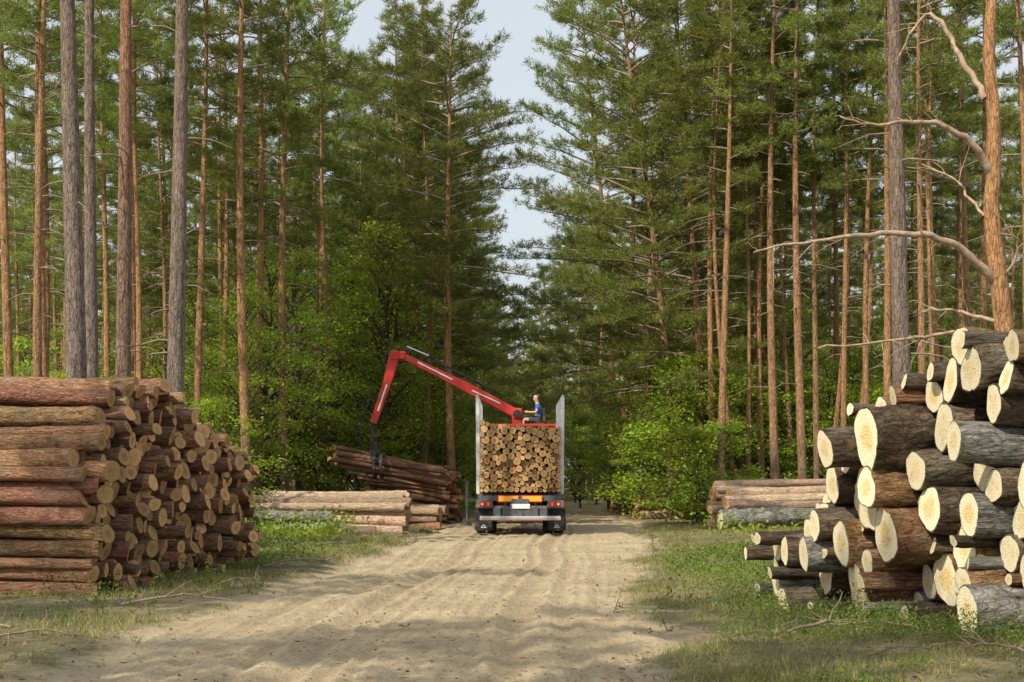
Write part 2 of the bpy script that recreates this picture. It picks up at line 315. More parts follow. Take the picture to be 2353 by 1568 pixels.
# ------------------------------------------------------------ pine trees
def pine(seed,H,r0,cb,R,nb,matb,lean=0.,dead=14,amp=.22,blades=9,low=.55,hh=.5,tl=.2):
    rs=np.random.RandomState(seed); ph=rs.rand(2)*6.3; kk=.12+rs.rand()*.12
    def cl(z):
        z=np.asarray(z,float); return np.stack([amp*(np.sin(z*kk+ph[0])-math.sin(ph[0]))+lean*z*.1,amp*.6*(np.sin(z*kk*1.3+ph[1])-math.sin(ph[1])),z],-1)
    zs=np.linspace(-.4,H,26); rr=r0*(1-(np.clip(zs,0,H)/H)**1.15*.9)+r0*.35*np.exp(-np.clip(zs,0,9)*2.2)
    tb=MB(); tb.tube(cl(zs),rr,12,0,irr=.05)
    for i in range(dead):
        z=2.2+(cb-1.)*rs.rand()**.8; az=rs.rand()*6.28; L=.35+rs.rand()*1.5; p0=cl(z); n=5; u=np.linspace(0,1,n)[:,None]
        d=np.array([math.cos(az),math.sin(az),.0]); P=p0+d*L*u+np.array([0,0,1])*(.12*L*u-.35*L*u*u)+rs.randn(n,3)*.035*u*L
        tb.tube(P,.022*(1-u[:,0]*.75)*(.6+rs.rand()*.7),4,1,False)
    cbm=MB(); TP=[];TD=[]
    for i in range(nb):
        t=(i+rs.rand())/nb; z=cb+(H-cb)*t**.92; pr=(low+(1-low)*min(1,t*3.2))*(1-t)**hh+.10
        L=R*pr*(.6+.6*rs.rand()); az=i*2.4+rs.randn()*.5; d=np.array([math.cos(az),math.sin(az),0]); sd=np.array([-d[1],d[0],0])
        n=7; u=np.linspace(0,1,n)[:,None]; up=.15+.55*t+rs.randn()*.16
        P=cl(z)+d*L*u+np.array([0,0,1])*L*(up*u-.28*u*u+.1*u**3)+sd*L*.16*rs.randn()*u*u+rs.randn(n,3)*.05*u
        cbm.tube(P,max(.012,min(.05,.016*L+.01))*(1-u[:,0]*.8),4,1,False)
        ns=int(4+L*3.3)
        for j in range(ns):
            uu=.3+.7*(j+rs.rand())/ns; k=min(n-2,int(uu*(n-1))); fr=uu*(n-1)-k; p=P[k]*(1-fr)+P[k+1]*fr; bd=nrm(P[k+1]-P[k])
            sgn=1 if j%2 else -1; a=(.35+.7*rs.rand())*sgn
            td=nrm(bd*math.cos(a)+sd*math.sin(a)+np.array([0,0,.18+.25*rs.rand()])); tlg=(.25+.6*rs.rand())*(1.25-uu*.6)*min(1.3,.5+L*.28)
            nt2=int(3+tlg*6)
            for q in range(nt2):
                s_=.25+.75*(q+rs.rand())/nt2; TP.append(p+td*tlg*s_+rs.randn(3)*.05); TD.append(td)
    TP=np.array(TP);TD=np.array(TD); TP=np.repeat(TP,blades,0);TD=np.repeat(TD,blades,0); n=len(TP)
    D=nrm(TD*.6+rs.randn(n,3)*.55+np.array([0,0,.22])); S=nrm(np.cross(D,rs.randn(n,3)))
    cbm.tris(TP+rs.randn(n,3)*.05,D,S,tl*(.6+.7*rs.rand(n)),.020+.015*rs.rand(n),0)
    return tb.mesh('pine_trunk',[matb,M_twig]),cbm.mesh('pine_crown',[M_need,M_twig]),H
PV=[pine(1,23,.155,11.0,2.3,42,M_bark),pine(2,22,.125,12.,2.0,38,M_bark,.15),pine(3,24,.165,12.5,2.4,42,M_bark,-.1),
    pine(4,20,.11,8.5,1.9,42,M_bark,.1,20),pine(5,21,.14,6.5,2.6,56,M_bark,-.15,16),pine(6,19,.10,11,1.6,30,M_bark,.2,18,.3),
    pine(7,23,.14,9.0,2.5,50,M_bark,.05,20)]
PW=[pine(21,22,.165,4.5,4.8,86,M_bark,-.3,10,.3,9,.7,.6),pine(22,21,.155,3.8,4.4,82,M_bark,.2,8,.3,9,.7,.6)]
PBIG=pine(31,20.5,.19,7.2,4.4,72,M_bark,.0,10,.15,9,.7,.55)
PH=[pine(41,25,.235,14.5,2.6,34,M_barkgrey,-.12,9,.06),pine(42,24,.17,15,2.4,30,M_barkgrey,.04,7,.08),pine(43,25,.19,14,2.5,34,M_barkred,.08,6,.05),pine(44,24,.21,14.5,2.5,32,M_barkgrey,.1,7,.06)]
TREES=[]
LP=["tall pine with orange bark and open green crown","slender straight pine with bare lower trunk in the wood"]
def place_pine(x,y,var,sc=1.,rot=None,label=None,grp='pines of the roadside forest',tilt=(0,0)):
    e=empty('pine_tree',(x,y,0)); rot=random.random()*6.28 if rot is None else rot
    e.rotation_euler=(tilt[0],tilt[1],rot); e.scale=(sc,sc,sc)
    top(e,label or LP[0],'tree',grp)
    obj('trunk',var[0],e); obj('crown',var[1],e); TREES.append((x,y)); return e
for x,d,vi,lab in[(182,29,0,'thick grey-barked pine trunk behind the red log pile'),(214,31.5,1,'slimmer grey pine trunk close to a thicker one'),
                  (279,30.5,2,'reddish-barked pine trunk behind the red log pile'),(395,30,3,'grey-barked pine trunk beside the end of the pile')]:
    place_pine((x-CX)/F*d,d,PH[vi],1,0,lab)
place_pine((2080-CX)/F*27,27,PH[3],.93,3.14,'grey-barked pine trunk rising behind fresh-cut log pile')
place_pine(*PX(1040,0,57)[:2],PBIG,1,1.,'large roadside pine with layered branches beside the truck')
def L_(x,d): return ((x-CX)/F*d,d)
for x,d,vi,sc in[(95,35,1,.98),(330,46,2,1),(447,45,0,.95),(572,44,2,1.),(658,50,6,1.1),(735,60,1,1),(750,66,2,1),(788,56,5,1.25),(968,60,3,1.1),(590,50,0,1),(30,40,0,1),(1000,74,6,1.),(515,52,1,1),(240,48,1,1),(360,52,3,1),(700,58,5,1),
    (1655,49,0,.95),(1640,52,1,1),(1693,50,5,1.05),(1730,58,2,1),(1786,49,2,.98),(1848,49,2,1),(1876,51,1,1),(1920,58,0,1),(1962,52,5,1.1),(2000,50,1,1),(2035,48,0,.95),(2118,42,1,1),(2150,47,2,1),(2190,43,5,1),(2345,38,1,1),(2250,52,0,1),
    (1810,60,5,1.),(1755,52,1,.95),(1900,52,5,1.),(2085,55,2,1.),(2220,60,1,1.),(1830,53,5,1.),(1940,50,1,.95),(2060,60,1,1.),(2140,54,5,1.),(1720,51,5,1.),
    (860,72,4,1.1),(900,66,6,1.05),(830,78,4,1.1),(620,64,4,1.),(680,70,6,1.),(540,66,4,1.),(950,84,4,1.1),(780,84,6,1.1),(420,60,4,1),(300,62,6,1),(150,58,4,1)]:
    place_pine(*L_(x,d),PV[vi],sc,None,LP[1])
for x,d,vi,sc,ty,rz in[(1545,55,0,1.05,-.05,0),(1610,54,1,1.,-.04,.5),(1425,64,1,1.15,-.06,2.),(1490,60,0,1.05,-.05,4.),(1405,76,0,1.2,-.07,1.),(1640,62,1,1,0,2.5),(1050,84,1,1,0,1.),(1080,105,0,.9,0,5.),(990,78,0,1.1,0,2.),(900,86,1,1.1,0,0.),(820,92,0,1.1,0,4.),(945,67,1,1.1,0,3.),(1010,70,1,1.1,0,4.4),
    (1240,112,1,.74,0,3),(1170,118,0,.72,0,1),(1120,108,1,.72,0,2),(1200,128,1,.8,0,4),(1290,116,0,.9,0,3.3),(1330,104,1,.95,0,3),(1150,140,0,.9,0,.4),(1265,140,0,.95,0,.9),(1225,104,1,.45,0,2),(1190,98,0,.3,0,2),(1270,100,1,.35,0,2)]:
    place_pine(*L_(x,d),PW[vi],sc,rz,'wide roadside pine with low sweeping green branches',tilt=(0,ty))
def blocked(x,y):
    l=float(np.interp(y,EY,EL_))-3.;r=float(np.interp(y,EY,ER_))+3.2
    if l<x<r and y<95: return True
    if -2<x<4.5 and y<104: return True
    if -9.5<x<-1 and 36<y<58: return True
    if -13<x<-3 and y<33: return True
    if 4<x<14 and 42<y<52: return True
    if 2<x<16 and y<33: return True
    return False
rs=random.Random(11); cnt=0; tries=0
while cnt<180 and tries<20000:
    tries+=1; y=34+(118-34)*rs.random()**.72; x=(rs.random()*2-1)*(.39*y+1)
    if blocked(x,y): continue
    if y<42 and rs.random()<.6: continue
    if any((x-a)**2+(y-b)**2<1.8**2 for a,b in TREES): continue
    if y<60: vi=[0,1,2,5,5,1,3,6,0,2,1][rs.randrange(11)]
    else: vi=[0,1,2,5,3,6,4,1,6,5,4][rs.randrange(11)]
    place_pine(x,y,PV[vi],.82+.3*rs.random(),rs.random()*6.28); cnt+=1
for x,y,vi in[(-10.5,-2.2,4),(-13.2,-1.2,6),(-16.5,-3,4),(-12,-6,6),(-18.5,1.5,1),(-15.6,6.2,1),(-24,2,0),(-21,21,3),(-6,-9,6),(-8.2,-5,4),(-17,12.5,5)]:
    place_pine(x,y,PV[vi],1.,None,LP[0])
def far_forest():
    rs=np.random.RandomState(5); tb=MB(); P=[]
    for i in range(250):
        y=122+50*rs.rand()**.8; x=(rs.rand()*2-1)*(.42*y)
        H=17+5*rs.rand()
        if abs(x-3)<6: H*=.62
        zs=np.linspace(-.3,H*.95,6); tb.tube(np.stack([x+0*zs+rs.randn()*.02*zs,y+0*zs,zs],-1),.17*(1-zs/H*.8),5,1,False)
        k=rs.randint(70,100); cb=H*(.22+.25*rs.rand()) if rs.rand()<.5 else H*.1; t=rs.rand(k)
        z=cb+(H-cb)*t; rr=(2.8*(1-t)**.6+.3)*np.sqrt(rs.rand(k)); a=rs.rand(k)*6.28
        C=np.stack([x+rr*np.cos(a),y+rr*np.sin(a),z],-1); C=np.repeat(C,20,0); P.append(C+rs.randn(len(C),3)*np.array([.45,.45,.18]))
    P=np.concatenate(P); n=len(P); D=nrm(rs.randn(n,3)+np.array([0,0,.3])); S=nrm(np.cross(D,rs.randn(n,3)))
    tb.leaves(P,D,S,.28+.28*rs.rand(n),.12+.10*rs.rand(n),0)
    o=obj('distant_forest',tb.mesh('distant_forest',[M_need,M_bark])); o["kind"]="stuff"; top(o,'distant mass of pine forest closing the sandy road','forest')
far_forest()
# ------------------------------------------------------------ broadleaf trees
def broad(seed,H,R,zb,ncl,nl,matl,ls=.11,sgm=1.):
    rs=np.random.RandomState(seed); tb=MB(); zs=np.linspace(-.2,H*.93,12)
    cx=np.cumsum(rs.randn(12)*.06); cy=np.cumsum(rs.randn(12)*.06)
    tb.tube(np.stack([cx,cy,zs],-1),(.012*H)*(1-np.clip(zs,0,H)/H*.85),7,0,irr=.06)
    cb=MB(); LP_=[]
    for i in range(ncl):
        t=rs.rand(); z=zb+(H-zb)*t; pr=R*(math.sin(math.pi*(t*.85+.12))**.7)*(1-.35*t)
        a=rs.rand()*6.28; rr=pr*(.3+.9*rs.rand()**.6)*(1+.35*math.sin(a*2+seed)); c=np.array([np.interp(z,zs,cx)+rr*math.cos(a),np.interp(z,zs,cy)+rr*math.sin(a),z])
        z0=max(.3,z-rr*.7-.3); p0=np.array([np.interp(z0,zs,cx),np.interp(z0,zs,cy),z0]); u=np.linspace(0,1,5)[:,None]
        cb.tube(p0+(c-p0)*u+np.array([0,0,.15*rr])*np.sin(u*3.14)+rs.randn(5,3)*.03,.004*H*(1-u[:,0]*.8),4,1,False)
        m_=int(nl*(.4+1.2*rs.rand())); sg=(.12+.18*rs.rand())*sgm; q=c+rs.randn(m_,3)*np.array([sg*1.4,sg*1.4,sg*.45])*(.6+.08*H)
        LP_.append(q)
    P=np.concatenate(LP_); n=len(P); D=nrm(rs.randn(n,3)*np.array([1,1,.5])+np.array([0,0,-.15])); S=nrm(np.cross(D,rs.randn(n,3)*.5+np.array([0,0,1])))
    cb.leaves(P,D,S,ls*(.7+.6*rs.rand(n)),ls*.8*(.7+.5*rs.rand(n)),0)
    return tb.mesh('young_trunk',[M_barkdark]),cb.mesh('young_crown',[matl,M_barkdark])
BV=[broad(1,7,2.1,1.0,62,90,M_leafA,.12),broad(2,9.5,2.4,1.8,76,90,M_leafA,.12),broad(3,5,1.8,.4,52,95,M_leafA,.11),broad(4,6,1.9,.4,62,85,M_leafB),broad(5,3,1.5,.1,40,95,M_leafA,.10),broad(6,11,2.3,2.8,74,90,M_leafA,.12)]
BL=["young broadleaf tree with bright green leaves under the pines","leafy green sapling growing at the forest edge","low leafy bush with sunlit leaves on the verge"]
def place_b(x,y,v,sc):
    e=empty('broadleaf_tree',(x,y,0)); e.rotation_euler=(0,0,random.random()*6.28); e.scale=(sc*(.9+.2*random.random()),sc*(.9+.2*random.random()),sc)
    top(e,BL[2] if v==4 else (BL[1] if v in(2,3) else BL[0]),'tree','young broadleaf trees under the pines')
    obj('trunk',BV[v][0],e); obj('crown',BV[v][1],e)
for x,d,v,sc in[(880,58,5,1.1),(830,60,1,1.15),(930,62,1,1.1),(780,56,0,1.1),(545,47,1,.85),(600,50,1,1.),(500,42,2,.8),(690,54,5,.95),(640,53,2,1.),(720,56,2,1.1),(455,40,4,.9),(820,66,5,1.),(700,62,1,1.),(960,66,0,1.1),(480,51,0,.9),(890,68,5,1.1),(1010,62,2,1),(1030,70,1,1),(900,56,4,1.),(640,60,5,.9),(560,56,5,.85),
    (1335,76,2,1.),(1395,72,0,.8),(1430,66,0,.75),(1485,64,0,.95),(1535,60,0,.95),(1580,54,2,1.25),(1500,68,1,.8),(1400,82,0,1.),(1620,53,0,.9),(1560,66,1,.95),(1690,53,2,1.1),(1740,54,0,.85),(1790,55,2,1.2),(1850,54,0,.8),(1545,57,2,1.1),(1600,58,1,.9),(1660,58,1,.85),(1900,56,0,.9),(1370,86,1,.9),(1320,90,0,1.),(1640,50,4,1.2),(1755,60,1,.9),(1830,62,5,.85),(1510,56,4,1.2),(1600,49,4,1.1),(1475,62,4,1.3),
    (1060,76,2,1),(1090,84,0,.9),(1120,94,2,1.),(1200,96,3,.8),(1240,99,2,.9),(1280,97,0,.6),(1960,56,0,.9),(2020,53,2,1.),(2080,54,0,.9),(2180,52,2,1.1),(2300,46,2,1.),(40,42,4,1.),(120,46,2,1.),(240,48,2,1.),(330,42,4,1.1),(380,47,0,.9),(200,52,1,.8),(60,54,0,1.),(430,53,1,.9)]:
    place_b(*L_(x,d),v,sc)
cnt=0
while cnt<60:
    y=50+(112-50)*rs.random()**.9; x=(rs.random()*2-1)*.39*y
    if blocked(x,y): continue
    place_b(x,y,[0,1,2,2,5,5,0,1][rs.randrange(8)],.65+.5*rs.random()); cnt+=1
# ------------------------------------------------------------ undergrowth and grass
def scat(name,n,region,dens,fn,mat,label,cat):
    rs=np.random.RandomState(len(name)); x0,x1,y0,y1=region
    k=n*4; y=y0+(y1-y0)*rs.rand(k)**1.5; x=x0+(x1-x0)*rs.rand(k); keep=(rs.rand(k)<dens(x,y))&(np.abs(x)<.42*y+2)
    x=x[keep][:n]; y=y[keep][:n]; mbx=MB(); fn(mbx,x,y,rs)
    o=obj(name,mbx.mesh(name,[mat])); o["kind"]="stuff"; top(o,label,cat); return o
def off_road(x,y): return 1-np.clip(sandmask(x,y)*1.7,0,1)
def gfn(mbx,x,y,rs):
    k=7; x=np.repeat(x,k)+rs.randn(len(x)*k)*.035; y=np.repeat(y,k)+rs.randn(len(y)*k)*.035; n=len(x)
    P=np.stack([x,y,gheight(x,y)-.01],-1); D=nrm(np.stack([rs.randn(n)*.55,rs.randn(n)*.55,np.ones(n)],-1)); S=nrm(np.cross(D,rs.randn(n,3)))
    L=(.035+.10*rs.rand(n))*(1+1.5*np.clip(fbm(x*.6,y*.6,50),0,1)); mbx.tris(P,D,S,L,.006+.0045*rs.rand(n)+y*.00022)
scat('grass',26000,(-16,16,9,46),lambda x,y: (off_road(x,y)+.03)*np.clip(fbm(x*.7,y*.7,41)*2.4+.45,0.03,1),gfn,M_grass,'dry green grass tufts along the sandy verge','grass')
def ufn(mbx,x,y,rs):
    k=14; h=.06+.3*np.clip(fbm(x*1.1,y*1.1,60)+.3,0,1)*rs.rand(len(x))**.5*1.3; sp=.09+.05*(y>25)
    x2=np.repeat(x,k);y2=np.repeat(y,k);h2=np.repeat(h,k);n=len(x2); X_=x2+rs.randn(n)*np.repeat(sp,k); Y_=y2+rs.randn(n)*np.repeat(sp,k)
    P=np.stack([X_,Y_,gheight(X_,Y_)+h2*rs.rand(n)],-1); D=nrm(rs.randn(n,3)+np.array([0,0,.5])); S=nrm(np.cross(D,rs.randn(n,3)))
    sz=np.where(y2<22,.028,.05)*(.6+.9*rs.rand(n)); mbx.leaves(P,D,S,sz,sz*.6)
def ud(x,y):
    right=np.clip((x-np.interp(y,EY,ER_)-.5)*.8,0,1)*(y<32)*(fbm(x*.9,y*.9,61)>-.12)
    left=np.clip((np.interp(y,EY,EL_)-x-.8)*.8,0,1)*(y<34)*(y>21)*(fbm(x*.9,y*.9,62)>.15)
    return (right+left)*off_road(x,y)
scat('blueberry_undergrowth',9500,(-7,9,10,34),ud,ufn,M_under,'low leafy green undergrowth covering the verge','undergrowth')
def wfn(mbx,x,y,rs):
    k=16; x2=np.repeat(x,k);y2=np.repeat(y,k);n=len(x2); H=np.repeat(.2+.35*rs.rand(len(x)),k); t=rs.rand(n); lx=np.repeat(rs.randn(len(x))*.15,k)
    P=np.stack([x2+lx*t+rs.randn(n)*.04,y2+rs.randn(n)*.04,gheight(x2,y2)+H*t],-1); D=nrm(rs.randn(n,3)*np.array([1,1,.4])+np.array([0,0,.5])); S=nrm(np.cross(D,rs.randn(n,3)+np.array([0,0,1.])))
    mbx.leaves(P,D,S,.05+.05*rs.rand(n),.015+.02*rs.rand(n))
    m_=len(x); P0=np.stack([x,y,gheight(x,y)],-1); mbx.tris(P0,nrm(np.stack([lx[::k]/.5,0*x,1+0*x],-1)),np.tile(np.array([[1.,0,0]]),(m_,1)),H[::k]*1.1,np.full(m_,.014))
scat('verge_weeds',650,(-9,10,15,40),lambda x,y:off_road(x,y)*np.clip(fbm(x*.8,y*.8,71)*2.,0,1),wfn,M_under,'loose weeds and seedlings on the dry verge','weeds')
def ufn2(mbx,x,y,rs):
    k=14; x2=np.repeat(x,k);y2=np.repeat(y,k);n=len(x2); h=np.repeat(.2+.6*rs.rand(len(x))**2,k); X_=x2+rs.randn(n)*.28; Y_=y2+rs.randn(n)*.28
    P=np.stack([X_,Y_,gheight(X_,Y_)+h*rs.rand(n)],-1); D=nrm(rs.randn(n,3)+np.array([0,0,.4])); S=nrm(np.cross(D,rs.randn(n,3)))
    mbx.leaves(P,D,S,.10+.08*rs.rand(n),.05+.04*rs.rand(n))
scat('forest_undergrowth',8500,(-45,45,35,110),lambda x,y:off_road(x,y)*(sandmask(x+1.5,y)<.3)*(sandmask(x-1.5,y)<.3)*(fbm(x*.3,y*.3,63)>-.2)*((x<3.2)|(x>11.5)|(y>60)|(y<40))*1.,ufn2,M_leafA,'ferns and low plants on the forest floor','undergrowth')
# ------------------------------------------------------------ logs
def logmesh(seed,mb_,mc,LN=36,tilt=.15,irr=.05,bend=.5,rough=.05):
    rs=np.random.RandomState(seed); seg=28; nr=22; th=np.arange(seg)*2*np.pi/seg
    sh=1+irr*np.cos(2*th+rs.rand()*6)+irr*.7*np.cos(3*th+rs.rand()*6)+irr*.4*np.cos(5*th+rs.rand()*6)
    zs=-LN*np.linspace(0,1,nr)**1.2; tx,ty=rs.randn(2)*tilt
    V=[]; b1,b2=rs.randn(2)*bend; knots=[(rs.rand()*LN,rs.rand()*6.28,.1+.12*rs.rand()) for _ in range(5)]
    for k,z in enumerate(zs):
        u=-z/LN; r=sh*(1-.16*u)*(1+rough*rs.randn(seg)*(.25 if k==0 else 1))
        if 0<k<nr-1:
            for kz,ka,kh in knots: r=r+kh*math.exp(-((z+kz)/1.0)**2)*np.exp(-(np.angle(np.exp(1j*(th-ka)))/.35)**2)
        x=r*np.cos(th)+b1*math.sin(u*3.1)*.6; y=r*np.sin(th)+b2*math.sin(u*3.1)*.6
        zz=np.full(seg,z)+((tx*x+ty*y) if k in(0,nr-1) else 0); V.append(np.stack([x,y,zz],-1))
    mbx=MB(); V0=np.array(V); i=np.arange(nr-1)[:,None]*seg; j=np.arange(seg)[None,:]; kk=(j+1)%seg
    mbx.add(V0.reshape(-1,3),np.stack([i+j,i+seg+j,i+seg+kk,i+kk],-1).reshape(-1,4),0,True)
    for end,fl in((0,False),(nr-1,True)):
        o=V0[end]; c=o.mean(0); inn=c+(o-c)*(.93+.015*rs.randn(seg)[:,None]); inn[:,2]+=(.015 if not fl else -.015)
        a=np.arange(seg); b=(a+1)%seg; q=np.stack([a,b,seg+b,seg+a],-1)
        mbx.add(np.concatenate([o,inn]),q if not fl else q[:,::-1],0,False)
        mbx.add(inn,[list(range(seg)) if not fl else list(range(seg))[::-1]],1,False)
    return mbx.mesh('log',[mb_,mc])
LM={'red':[logmesh(i,M_lb_red,M_cutA) for i in range(8)]+[logmesh(i+60,M_lb_orange,M_cutA) for i in range(3)],
    'pink':[logmesh(i+10,M_lb_pink,M_cutA,30) for i in range(5)],
    'dark':[logmesh(i+20,M_lb_dark,M_cutB,22,.07,.09,.5,.06) for i in range(5)]+[logmesh(i+80,M_lb_orange,M_cutB,22,.07,.09,.5,.06) for i in range(3)]+[logmesh(30,M_lb_birch,M_cutB,22,.06,.06)],
    'birch':[logmesh(i+40,M_lb_birch,M_cutB,22,.1) for i in range(3)],
    'load':[logmesh(i+50,M_lb_dark,M_cutC,45,.05) for i in range(4)]+[logmesh(i+54,M_lb_red,M_cutC,45,.05) for i in range(2)]}
LNS={'red':36,'pink':30,'dark':22,'birch':22,'load':45}
def pack(W,prof,rfun,seed,nmax=400,mf=10):
    rs=random.Random(seed); C=[]; px=[p[0] for p in prof]; pz=[p[1] for p in prof]; fails=0
    while len(C)<nmax and fails<mf:
        r=rfun(rs); cand=[]
        if fails>mf*.6: r*=.75
        if not len(C): cand.append((r+.01,r))
        A=np.array(C).reshape(-1,3)
        if len(C):
            for x,z,q in C:
                if z<q+r+.05 and z-r<q+r:
                    dx2=(q+r)**2-(z-r)**2
                    if dx2>0: cand.append((x+math.sqrt(dx2)+1e-4,r)); cand.append((x-math.sqrt(dx2)-1e-4,r))
                for wx in(r,W-r):
                    dz2=(q+r)**2-(x-wx)**2
                    if dz2>0: cand.append((wx,z+math.sqrt(dz2)+1e-4))
            ii,jj=np.triu_indices(len(C),1); dx=A[jj,0]-A[ii,0]; dz=A[jj,1]-A[ii,1]; d=np.hypot(dx,dz); r1=A[ii,2]+r; r2=A[jj,2]+r
            ok=(d<r1+r2)&(d>1e-6); ii,jj,dx,dz,d,r1,r2=[v[ok] for v in(ii,jj,dx,dz,d,r1,r2)]
            a=(r1**2-r2**2+d**2)/(2*d); h=np.sqrt(np.maximum(0,r1**2-a**2))
            for sg in(-1,1):
                xx_=A[ii,0]+a*dx/d-sg*h*dz/d; zz_=A[ii,1]+a*dz/d+sg*h*dx/d
                ok2=(zz_>np.minimum(A[ii,1],A[jj,1]))&(xx_>=np.minimum(A[ii,0],A[jj,0])-.02)&(xx_<=np.maximum(A[ii,0],A[jj,0])+.02)
                cand+=list(zip(xx_[ok2],zz_[ok2]+1e-4))
        cand=[c for c in cand if c[0]-r>=-.001 and c[0]+r<=W+.001 and c[1]+r<=np.interp(c[0],px,pz) and c[1]>=r-1e-3]
        cand.sort(key=lambda c:c[1]+rs.random()*.05); done=False
        for c in cand:
            if not len(C) or np.all(np.hypot(A[:,0]-c[0],A[:,1]-c[1])>A[:,2]+r-2e-3):
                C.append((c[0],c[1],r)); done=True; break
        fails=0 if done else fails+1
    return C
def put_log(P,e,r,L,kind,seedr,name='pine_log',label='',grp=None):
    me=LM[kind][seedr.randrange(len(LM[kind]))]; LN=LNS[kind]
    o=bpy.data.objects.new(name,me); link(o)
    q=Vector(e).to_track_quat('Z','Y')@Quaternion((0,0,1),seedr.random()*6.28)
    o.rotation_mode='QUATERNION'; o.rotation_quaternion=q; o.location=P; o.scale=(r,r,L/LN); top(o,label,'log',grp); return o
def pile(P0,dS,e,W,prof,rfun,L,kinds,seed,jit,label,grp,name='pine_log',tilt=.012,mf=10):
    rs=random.Random(seed); C=pack(W,prof,rfun,seed,400,mf); P0=Vector(P0); dS=Vector(dS).normalized(); e=Vector(e).normalized()
    for s,z,r in C:
        ee=(e+Vector((rs.gauss(0,tilt),rs.gauss(0,tilt*1.4),rs.gauss(0,tilt*.7)))).normalized()
        P=P0+dS*s+Vector((0,0,z))+e*rs.gauss(0,jit)
        put_log(P,ee,r*1.02,L*(1+rs.gauss(0,.02)),rs.choice(kinds),rs,name,label,grp)
pile((-5.85,19.4,-.03),(.187,.98,0),(.98,-.19,0),6.5,[(0,1.8),(.4,2.5),(1.1,3.05),(2.,3.17),(2.8,2.98),(3.5,2.72),(4.8,2.4),(5.9,2.12),(6.5,1.4)],
     lambda r:r.choice([.08,.09,.1,.11,.12,.13,.14]),5.,['red'],3,.14,'reddish-barked pine log with tan cut end in tall pile','logs in the red-barked pile',tilt=.018,mf=8)
pile((5.45,13.0,-.04),(-.39,.92,0),(-.985,-.14,0),5.95,[(0,3.25),(1.2,3.05),(1.8,3.25),(2.4,2.9),(3.16,2.8),(3.6,2.35),(4.2,2.1),(4.5,1.6),(4.95,1.25),(5.4,.95),(5.95,.8)],
     lambda r:min(.33,max(.08,r.gauss(.16,.09))),5.,['dark'],12,.27,'thick dark-barked log with fresh cream cut end in pile','logs in the fresh-cut pile','thick_log',.045,24)
pile((-3.05,40.3,-.03),(0,1,0),(1,-.08,0),1.3,[(0,.95),(.4,1.2),(1.3,1.3)],lambda r:r.choice([.12,.15,.17]),4.3,['pink'],21,.06,'pale pinkish peeled log in a low roadside stack','logs in the low pale stack','peeled_log')
pile((-2.3,44.6,-.03),(0,1,0),(1,-.1,0),1.,[(0,.8),(1.,.8)],lambda r:r.choice([.12,.15]),3.6,['pink','red'],22,.1,'reddish log in small stack behind the pale stack','logs in the small stack','peeled_log')
pile((-2.25,50.2,.05),(0,1,0),(1,-.2,-.11),1.6,[(0,1.5),(1,1.95),(1.6,2.0)],lambda r:r.choice([.06,.075,.09]),2.9,['red'],23,.25,'thin reddish-brown log in stack beside the truck','logs stacked beside the truck','stacked_log',.05)
pile((6.55,44.6,-.03),(0,1,0),(-1,-.4,0),1.6,[(0,.95),(.5,1.4),(1.6,1.6)],lambda r:r.choice([.1,.13,.16]),4.8,['pink'],24,.16,'pale peeled log in stack at the forest edge','logs in the far pale stack','peeled_log',.03)
rs2=random.Random(4)
put_log((6.4,43.7,.3),(-1,-.26,0),.31,4.4,'birch',rs2,'birch_log','thick grey birch log lying before the pale stack')
put_log((6.6,43.9,.78),(-1,-.3,0),.16,4.2,'pink',rs2,'peeled_log','pale log lying on the thick birch log')
for i,(x,y,z,r) in enumerate([(-4.9,39.4,.2,.2),(-4.7,39.9,.2,.18),(-3.75,39.2,.13,.12),(-5.0,39.7,.5,.17)]):
    put_log((x,y,z),(1,-.25+.1*i,-.02),r,2.4 if i!=2 else .9,'birch' if i!=2 else 'pink',rs2,'birch_log','mossy pale birch log lying before the pale stack')
pile((4.6,67,-.03),(1,.1,0),(-.1,-1,0),2.2,[(0,.9),(1.2,1.3),(2.2,.9)],lambda r:r.choice([.11,.14]),3.,['red'],26,.1,'short log in shaded stack by the road','logs in the shaded stack','short_log')
pile((4.9,55.,-.03),(0,1,0),(-1,-.5,0),1.3,[(0,.7),(1.3,.9)],lambda r:r.choice([.13,.17]),2.6,['red','pink'],27,.15,'log in small shaded roadside stack','logs in the small shaded stack','short_log')
# ------------------------------------------------------------ truck
M_red=plain('red_paint',(.52,.03,.022),.4,0,.15,4,.45,(.24,.08,.05))
M_steel=plain('galvanised_steel',(.68,.69,.70),.45,.35,.15,5,.5,(.38,.34,.28))
M_chas=plain('chassis_grey',(.085,.09,.10),.55,.1,.25,6,.4,(.19,.165,.125))
M_black=plain('black_rubber',(.025,.025,.026),.85,0,.2,8,.3,(.15,.13,.10))
M_yel=plain('yellow_reflective',(.88,.42,.03),.4,0,.08)
M_redrf=plain('red_reflective',(.65,.05,.03),.4,0,.08)
M_white=plain('white_paint',(.75,.75,.73),.4,0,.06)
M_blue=plain('blue_plate',(.03,.08,.4),.4)
M_alu=plain('aluminium_bar',(.55,.56,.58),.35,.5,.1)
M_lens=plain('tail_lens_red',(.5,.02,.02),.2,0,.1,20)
M_amber=plain('amber_lens',(.8,.25,.02),.2,0,.1)
M_glass=plain('dark_glass',(.03,.04,.05),.08,0,.1)
M_chrome=plain('cylinder_chrome',(.7,.7,.72),.15,1.,.05)
TX=.23; TY=39.7
truck=top(empty('logging_truck',(TX,TY,0)),'grey and red logging truck with loader crane and full log load','truck')
def part(name,mats,fn,parent=truck,label=None):
    b=MB(); fn(b); me=b.mesh(name,mats)
    o=bpy.data.objects.new(name,me); link(o,parent)
    if label: o["label"]=label
    return o
